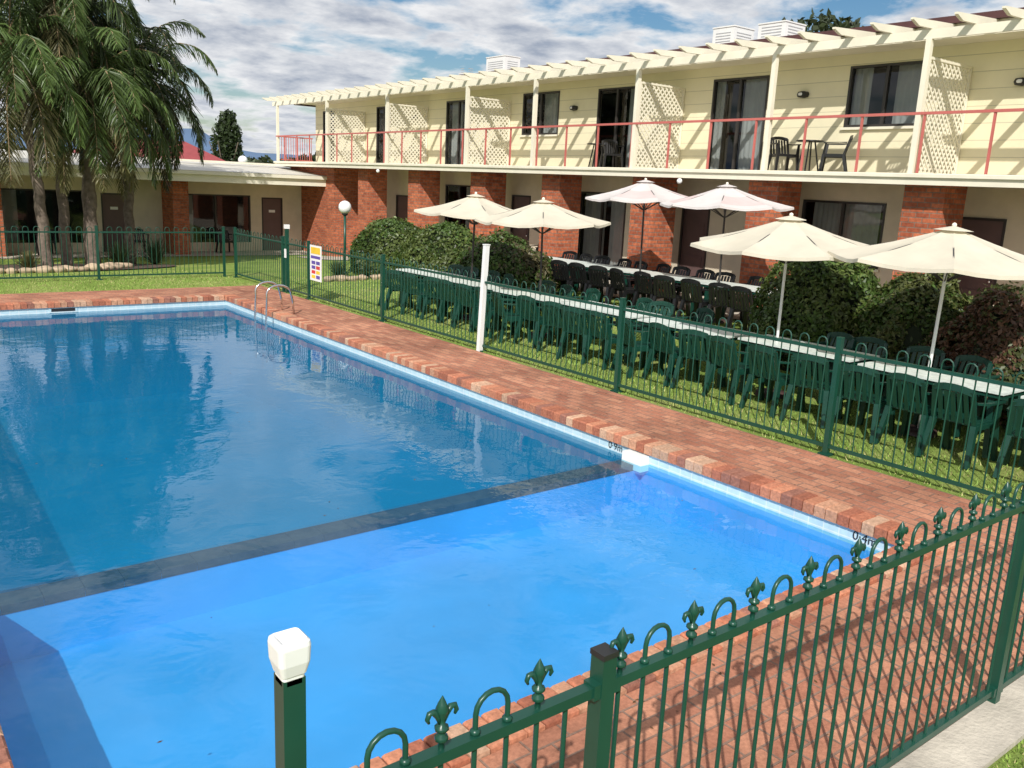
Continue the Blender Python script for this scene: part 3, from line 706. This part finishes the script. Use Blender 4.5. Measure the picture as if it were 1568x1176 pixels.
# ------------------------------------------------------------------ umbrellas
def umbrella(x,y,R,apex,rim,k,rot=0.0,polek='white',pinks=False):
    g0=gz(x,y); u=MB(); n=8; m=7
    for i in range(n):
        a0=rot+2*math.pi*i/n;a1=rot+2*math.pi*(i+1)/n
        kk='canvaspink' if (pinks and i%2==0) else k
        S=4
        rows=[]
        for j in range(m+1):
            t=0.06+0.94*j/m; row=[]
            for s_ in range(S+1):
                f=s_/S; pa=Vector((math.cos(a0),math.sin(a0),0)).lerp(Vector((math.cos(a1),math.sin(a1),0)),f)
                sag=0.05*math.sin(math.pi*f)*t + 0.035*math.sin(math.pi*t)
                rad=R*t*(1-0.05*math.sin(math.pi*f)*t*t)
                row.append((pa.x*rad,pa.y*rad,apex+(rim-apex)*t-sag*0.9+0.0))
            rows.append(row)
        st=len(u.v)
        for row in rows: u.v+=row
        for j in range(m):
            for s_ in range(S):
                a=st+j*(S+1)+s_; u.face((a,a+1,a+S+2,a+S+1),kk if j in(3,4,5) else k,True)
        st2=len(u.v); u.v+=[(v[0],v[1],v[2]) for v in rows[-1]]+[(v[0]*1.005,v[1]*1.005,v[2]-0.04) for v in rows[-1]]
        for s_ in range(S): u.face((st2+s_,st2+s_+1,st2+S+2+s_,st2+S+1+s_),k)
        u.beam((0.03*math.cos(a0),0.03*math.sin(a0),apex-0.06),(R*0.97*math.cos(a0),R*0.97*math.sin(a0),rim-0.02),0.015,0.02,'frame')
        u.beam((0.03*math.cos(a0),0.03*math.sin(a0),rim-0.22),(R*0.5*math.cos(a0),R*0.5*math.sin(a0),(apex+rim)/2-0.07),0.012,0.015,'frame')
    st=len(u.v)
    for i in range(n):
        a=rot+2*math.pi*i/n; u.v.append((R*0.16*math.cos(a),R*0.16*math.sin(a),apex-0.035))
    c=len(u.v); u.v.append((0,0,apex+0.015))
    for i in range(n): u.face((st+i,st+(i+1)%n,c),k)
    u.revolve((0,0,apex+0.005),[(0.02,0),(0.028,0.015),(0.022,0.035),(0.001,0.045)],'cream',8)
    u.tube([(0,0,0.0),(0,0,apex)],0.019,polek,10)
    u.revolve((0,0,0),[(0.001,0.06),(0.20,0.05),(0.21,0.0)],'tile_dark',16)
    o=u.obj('patio_umbrella'); o.location=(x,y,g0); o.rotation_euler=(random.uniform(-.03,.03),random.uniform(-.03,.03),0); return o
umbrella(XT,6.78,1.27,2.36,1.99,'canvas',0.2)
umbrella(XT,4.74,1.27,2.36,1.99,'canvas',0.5)
umbrella(XT,11.70,1.17,2.36,2.02,'canvas',0.1,'frame')
umbrella(XT,13.85,1.17,2.38,2.04,'canvas',0.4,'frame')
umbrella(13.05,12.5,1.2,2.55,2.19,'canvaswhite',0.2,'frame',True)
umbrella(13.05,10.45,1.2,2.52,2.16,'canvaswhite',0.6,'frame',True)

# ------------------------------------------------------------------ foliage
def leaf_cloud(centers,normals,size,cols,aspect=1.6,flat=0.6):
    n=len(centers); rd=rng.normal(size=(n,3)); nn=normals*flat+rd*(1-flat)*0.9; nn/=np.linalg.norm(nn,axis=1)[:,None]
    t=np.cross(nn,rng.normal(size=(n,3))); t/=np.linalg.norm(t,axis=1)[:,None]; b=np.cross(nn,t)
    s=(size*rng.uniform(0.6,1.3,n))[:,None]
    V=np.stack([centers-t*s*aspect*0.5,centers+b*s*0.4,centers+t*s*aspect*0.5,centers-b*s*0.4],axis=1)
    return V
def lump(d,seed,amp):
    r_=np.random.default_rng(seed); out=np.zeros(len(d))
    for _ in range(9):
        k=r_.normal(size=3)*r_.uniform(2,7); out+=np.sin(d@k+r_.uniform(0,6.28))
    return 1+amp*out/3
def bush(x,y,rx,ry,rz,n,col,seed,col2=None,size=0.05):
    n=int(n*1.35); g0=gz(x,y); d=rng.normal(size=(n,3)); d/=np.linalg.norm(d,axis=1)[:,None]; d[:,2]=np.abs(d[:,2])*1.0-0.15
    d/=np.linalg.norm(d,axis=1)[:,None]
    rr=lump(d,seed,0.085)*(1-np.abs(rng.normal(0,0.035,n)))*np.where(rng.random(n)<0.05,1.05,1.0)
    c=np.stack([d[:,0]*rx*rr,d[:,1]*ry*rr,d[:,2]*rz*rr+0.12*rz],axis=1)
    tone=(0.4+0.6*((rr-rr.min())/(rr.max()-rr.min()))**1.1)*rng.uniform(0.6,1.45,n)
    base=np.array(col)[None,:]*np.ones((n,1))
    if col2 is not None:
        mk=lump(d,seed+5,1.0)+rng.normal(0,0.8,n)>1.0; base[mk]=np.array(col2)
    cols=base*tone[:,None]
    e=empty('round_hedge_bush',(x,y,g0))
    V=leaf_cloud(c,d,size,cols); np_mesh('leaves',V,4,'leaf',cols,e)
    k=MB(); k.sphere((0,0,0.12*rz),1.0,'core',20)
    k.v=[(v[0]*rx*0.86,v[1]*ry*0.86,(v[2]-0.12*rz)*rz*0.86+0.12*rz) for v in k.v]; k.obj('dark_core',e)  # dark filler ellipsoid standing in for the shade behind the leaves
G1=(0.09,0.16,0.03); G2=(0.15,0.20,0.05)
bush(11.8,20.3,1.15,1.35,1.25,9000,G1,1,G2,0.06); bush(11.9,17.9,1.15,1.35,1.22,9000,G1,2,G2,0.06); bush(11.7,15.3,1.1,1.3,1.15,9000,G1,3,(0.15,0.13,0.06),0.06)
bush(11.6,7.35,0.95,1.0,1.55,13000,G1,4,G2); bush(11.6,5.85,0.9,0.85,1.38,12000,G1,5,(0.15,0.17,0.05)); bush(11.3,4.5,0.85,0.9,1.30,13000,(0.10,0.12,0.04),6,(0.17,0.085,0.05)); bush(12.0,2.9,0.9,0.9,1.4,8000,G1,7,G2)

def palm(name,x,y,h,lean,nf,Lf,seed,tone=1.0,trunkr=0.16,droop=0.86):
    r_=np.random.default_rng(seed); g0=gz(x,y); e=empty(name,(x,y,g0))
    t=MB(); pts=[];rs=[]
    for i in range(40):
        f=i/39; pts.append((lean[0]*f*f+0.02*math.sin(i),lean[1]*f*f,h*f)); rs.append(trunkr*(1.15-0.35*f)*(1+0.06*(i%2))+0.06*max(0,0.1-f)*10*0.3)
    t.tube(pts,rs,'bark',12)
    top=Vector(pts[-1])
    for i in range(26):
        a=i*2.4; zz=h-0.9+0.9*i/26; c=Vector((lean[0],lean[1],zz)); o=Vector((math.cos(a),math.sin(a),1.6)).normalized()
        t.beam(c+Vector((math.cos(a),math.sin(a),0))*trunkr*0.7,c+o*0.5,0.09,0.04,'barkpale',0.03,0.02)
    quads=[];cols=[]
    for i in range(nf):
        a=i*2.39996+r_.uniform(-0.25,0.25); f=(i+0.5)/nf
        el=math.radians(84-118*f**0.9+r_.uniform(-10,10)); Lr=Lf*r_.uniform(0.8,1.12)
        out=np.array([math.cos(a),math.sin(a),0.0]); side=np.array([-math.sin(a),math.cos(a),0.0])
        pos=np.array([top.x,top.y,top.z-0.15-0.4*f]); ns=22; ang=el; rach=[pos.copy()]; dirs=[]
        for s in range(ns):
            ang-= droop*(0.055+0.10*(s/ns)*1.0)*(0.5+abs(math.cos(ang)))*0.95; ang=max(ang,math.radians(-86))
            d=out*math.cos(ang)+np.array([0,0,math.sin(ang)]); dirs.append(d); pos=pos+d*Lr/ns; rach.append(pos.copy())
        t.tube([tuple(q) for q in rach[::3]],[0.02*(1-0.8*j/8) for j in range(len(rach[::3]))],'barkpale',4,False)
        g=r_.uniform(0.6,1.4)*tone
        bc=np.array([0.080,0.125,0.034])*g if f<0.78 else np.array([0.16,0.15,0.065])*g*0.8
        for s in range(2,ns):
            d=dirs[s]; tt=s/ns; ll=Lr*0.22*(math.sin(math.pi*min(1,tt*0.9+0.12))**0.6)
            for q in range(4):
                pp=rach[s]+d*(Lr/ns)*q/4
                for sgn in(-1,1):
                    dn=r_.uniform(0.15,0.75); ld=side*sgn*0.75+d*0.55+np.array([0,0,-dn]); ld+=r_.normal(0,0.12,3); ld/=np.linalg.norm(ld)
                    wv=np.cross(ld,r_.normal(0,1,3)); wv/=np.linalg.norm(wv); wd=0.016; l2=ll*r_.uniform(0.8,1.15)
                    mid=pp+ld*l2*0.5; end=mid+(ld+np.array([0,0,-0.5]))/np.linalg.norm(ld+np.array([0,0,-0.5]))*l2*0.55
                    quads.append((pp-wv*wd*0.6,pp+wv*wd*0.6,mid+wv*wd,mid-wv*wd)); quads.append((mid-wv*wd,mid+wv*wd,end+wv*0.003,end-wv*0.003))
                    cc=bc*r_.uniform(0.7,1.3); cols.append(cc);cols.append(cc*1.1)
    t.obj('trunk',e); np_mesh('fronds',np.array(quads),4,'leaf',np.array(cols),e)
palm('queen_palm',4.4,25.6,5.7,(-0.45,0.2),30,3.1,21,1.1,0.125)
palm('queen_palm',5.0,26.2,7.6,(0.1,0.3),34,3.2,22,0.8,0.12)
palm('queen_palm',5.7,26.3,5.1,(0.15,0.0),38,3.1,23,1.2,0.14)
palm('queen_palm',7.1,28.0,5.7,(0.4,0.0),44,3.1,24,0.6,0.13)
palm('queen_palm',2.2,27.5,7.0,(-0.2,0.0),30,3.2,25,0.8,0.13)
palm('queen_palm',6.1,28.6,7.2,(0.3,0.0),38,3.2,26,0.5,0.12)

def tree(name,x,y,z0,h,blobs,n,col,seed,size=0.35,tr=0.2):
    e=empty(name,(x,y,z0)); k=MB(); k.tube([(0,0,0),(0.1,0,h*0.3),(0,0.1,h*0.65)],[tr,tr*0.7,tr*0.3],'bark',8)
    for i in range(5):
        a=i*1.3; k.tube([(0,0,h*0.3),(math.cos(a)*h*0.08,math.sin(a)*h*0.08,h*0.5),(math.cos(a)*h*0.15,math.sin(a)*h*0.15,h*0.7)],[tr*0.4,tr*0.25,0.03],'bark',5)
    k.obj('trunk',e); Vs=[];Cs=[]
    for bi,(bx,by,bz,rx,ry,rz) in enumerate(blobs):
        d=rng.normal(size=(n,3)); d/=np.linalg.norm(d,axis=1)[:,None]
        rr=lump(d,seed+bi,0.22)*rng.uniform(0.35,1.0,n)**0.35
        c=np.stack([bx+d[:,0]*rx*rr,by+d[:,1]*ry*rr,bz+d[:,2]*rz*rr],axis=1)
        cols=np.array(col)[None,:]*(rng.uniform(0.5,1.4,n)*(0.5+0.5*rr/rr.max()))[:,None]
        Vs.append(leaf_cloud(c,d,size,cols,1.5,0.3)); Cs.append(cols)
    np_mesh('foliage',np.concatenate(Vs),4,'leaf',np.concatenate(Cs),e)
DG=(0.045,0.07,0.025)
tree('cypress_tree',20.6,57,-0.3,6.8,[(0,0,3.2,0.85,0.85,3.2),(0.25,0,4.8,0.65,0.65,1.9)],2500,DG,31,0.2)
tree('tree',26,66,-0.3,4.6,[(0,0,2.4,2.0,2.2,1.7),(2.5,0,2.2,1.8,1.8,1.4),(-1.8,0,1.9,1.5,1.5,1.5)],2000,(0.06,0.08,0.03),32,0.3)
tree('tree',31,68,-0.3,4.6,[(0,0,2.8,2.5,2.2,1.8),(-2.4,0,2.2,1.8,1.8,1.5)],2000,(0.05,0.07,0.03),33,0.3)
tree('tree',34,22.5,0,10.0,[(0,0,7.9,2.2,2.6,2.2),(1,3.2,7.7,1.8,1.8,2.0)],2600,(0.06,0.08,0.035),34,0.25)
tree('tree',13,60,-0.3,5,[(0,0,2.4,3,2.5,1.8),(-4,0,2.3,3,2,1.7)],2000,(0.05,0.07,0.03),35,0.3)
tree('tree',2,62,-0.3,6,[(0,0,3.2,4,2.5,2.4),(-6,0,3.0,4,2,2.2)],2500,(0.05,0.07,0.03),36,0.35)
dh=MB(); dh.box(10,17,46,52,-0.4,2.7,'cream_render')
n=len(dh.v); dh.v+=[(9.5,45.5,2.7),(17.5,45.5,2.7),(17.5,52.5,2.7),(9.5,52.5,2.7),(11.5,49,4.1),(15.5,49,4.1)]
for f in((0,1,5,4),(1,2,5),(2,3,4,5),(3,0,4)): dh.face(tuple(n+i for i in f),'redroof')
dh.box(12,13.2,45.98,46,1,2,'frame'); dh.obj('distant_house')
M['hill']=simple('distant_hill',(0.09,0.15,0.25),1.0,0.15,0.004)  # blue cast of distance haze put into the base colour
hl=MB(); nn=90; st=0
for i in range(nn+1):
    a=math.radians(-60+150*i/nn); D=2600
    hh=70+20*math.sin(i*0.31)+12*math.sin(i*0.83+1)+6*math.sin(i*1.9)
    if 20<a*57.3: hh*=0.6
    hl.v+=[(D*math.sin(a),D*math.cos(a),-5),(1.15*D*math.sin(a),1.15*D*math.cos(a),max(30,hh+25))]
for i in range(nn): hl.face((2*i,2*i+2,2*i+3,2*i+1),'hill',True)
hl.obj('distant_hills')
rk=MB()
def rock(x,y,s):
    st=len(rk.v); 
    rk.sphere((0,0,0),1.0,'rock',9); ph=random.uniform(0,6)
    for i in range(st,len(rk.v)):
        v=rk.v[i]; f=1+0.18*math.sin(v[0]*3+ph)+0.15*math.sin(v[1]*4+ph*2)+0.1*math.sin(v[2]*5)
        rk.v[i]=(x+v[0]*s*f,y+v[1]*s*f*0.8,gz(x,y)+0.05+v[2]*s*0.55*f)
for i in range(26):
    a=math.pi+math.pi*i/25; rock(3.6+2.7*math.cos(a),25.8+1.3*math.sin(a),random.uniform(0.16,0.26))
for i in range(14): rock(9.9+0.17*i+random.uniform(-.1,.1),20.2-0.32*i*0.4+random.uniform(-.1,.1),random.uniform(0.12,0.2))
rk.obj('garden_rocks')
bd=MB(); 
bd.v.append((4.6,26.6,gz(0,26.6)+0.03))
for i in range(24):
    a=2*math.pi*i/24; X_,Y_=4.6+3.4*math.cos(a),26.6+2.1*math.sin(a); bd.v.append((X_,Y_,gz(0,Y_)+0.03))
for i in range(24): bd.face((0,1+i,1+(i+1)%24),'mulch')
bd.obj('garden_bed')
for (px,py,s_,cl) in ((3.0,25.2,0.45,(0.10,0.13,0.05)),(3.9,25.1,0.35,(0.16,0.15,0.06)),(6.4,26.4,0.5,(0.05,0.08,0.03)),(7.6,27.2,0.55,(0.04,0.07,0.03)),(10.3,20.6,0.3,(0.10,0.13,0.05)),(10.9,19.9,0.3,(0.08,0.12,0.05))):
    nl=160; a=rng.uniform(0,6.28,nl); el=rng.uniform(0.3,1.4,nl); d=np.stack([np.cos(a)*np.cos(el),np.sin(a)*np.cos(el),np.sin(el)],1); sd=np.stack([-np.sin(a),np.cos(a),0*a],1)*0.025
    b0=np.array([px,py,gz(px,py)+0.03]); V=np.stack([b0-sd+0*d,b0+sd+0*d,b0+d*s_*1.5+sd*0.1,b0+d*s_*1.5-sd*0.1],1)
    np_mesh('garden_plant',V,4,'leaf',np.array(cl)[None,:]*rng.uniform(0.6,1.4,(nl,1)))
def lamp(x,y,zt,r_=0.16):
    l=MB(); g0=gz(x,y); l.tube([(0,0,0),(0,0,zt-r_)],0.035,'green',10); l.revolve((0,0,0),[(0.08,0),(0.08,0.04),(0.04,0.08)],'green',10)
    l.revolve((0,0,zt-r_-0.05),[(0.03,0),(0.08,0.03),(0.08,0.06)],'black',10); l.sphere((0,0,zt),r_,'globe',20)
    o=l.obj('garden_lamp'); o.location=(x,y,g0)
lamp(10.7,21.0,1.75,0.17); lamp(17.9,47,3.6,0.25)
def blades(n,x0,x1,y0,y1,h):
    x=rng.uniform(x0,x1,n);y=rng.uniform(y0,y1,n)
    z=np.array([gz(a,b) for a,b in zip(x,y)])
    a=rng.uniform(0,6.28,n); hh=h*rng.uniform(0.5,1.3,n); w_=0.004+0.004*rng.random(n)+h*0.03
    b0=np.stack([x,y,z-0.005],1); s=np.stack([np.cos(a),np.sin(a),0*a],1)*w_[:,None]
    tip=b0+np.stack([rng.normal(0,0.4,n)*hh,rng.normal(0,0.4,n)*hh,hh],1)
    V=np.stack([b0-s,b0+s,tip],1)
    c=np.where(rng.random((n,1))<0.25,np.array([[0.40,0.37,0.16]]),np.array([[0.24,0.35,0.075]]))*rng.uniform(0.6,1.4,(n,1))
    return V,c
parts=[blades(60000,8.1,13.4,1.7,21.5,0.04),blades(30000,1.5,9,-0.4,1.43,0.035),blades(16000,-3,8,20.25,24,0.045)]
np_mesh('grass_blades',np.concatenate([q[0] for q in parts]),3,'blade',np.concatenate([q[1] for q in parts]))
# fallen leaves on the paving and a few floating on the pool
n=260
lx=np.concatenate([rng.uniform(6.85,8.0,150),rng.uniform(1.0,7.5,80),rng.uniform(1.0,6.3,30)])
ly=np.concatenate([rng.uniform(1.8,20,150),rng.uniform(1.75,2.85,80),rng.uniform(3.5,14,30)])
lz=np.concatenate([np.full(230,0.017),np.full(30,zw+0.003)])
a=rng.uniform(0,6.28,n); s=rng.uniform(0.007,0.018,n); d1=np.stack([np.cos(a),np.sin(a),0*a],1)*s[:,None]; d2=np.stack([-np.sin(a),np.cos(a),0*a],1)*s[:,None]*0.45
c=np.stack([lx,ly,lz],1); V=np.stack([c-d1,c+d2,c+d1,c-d2],1)
np_mesh('fallen_leaves',V,4,'blade',np.array([[0.14,0.08,0.035]])*rng.uniform(0.4,1.5,(n,1)))
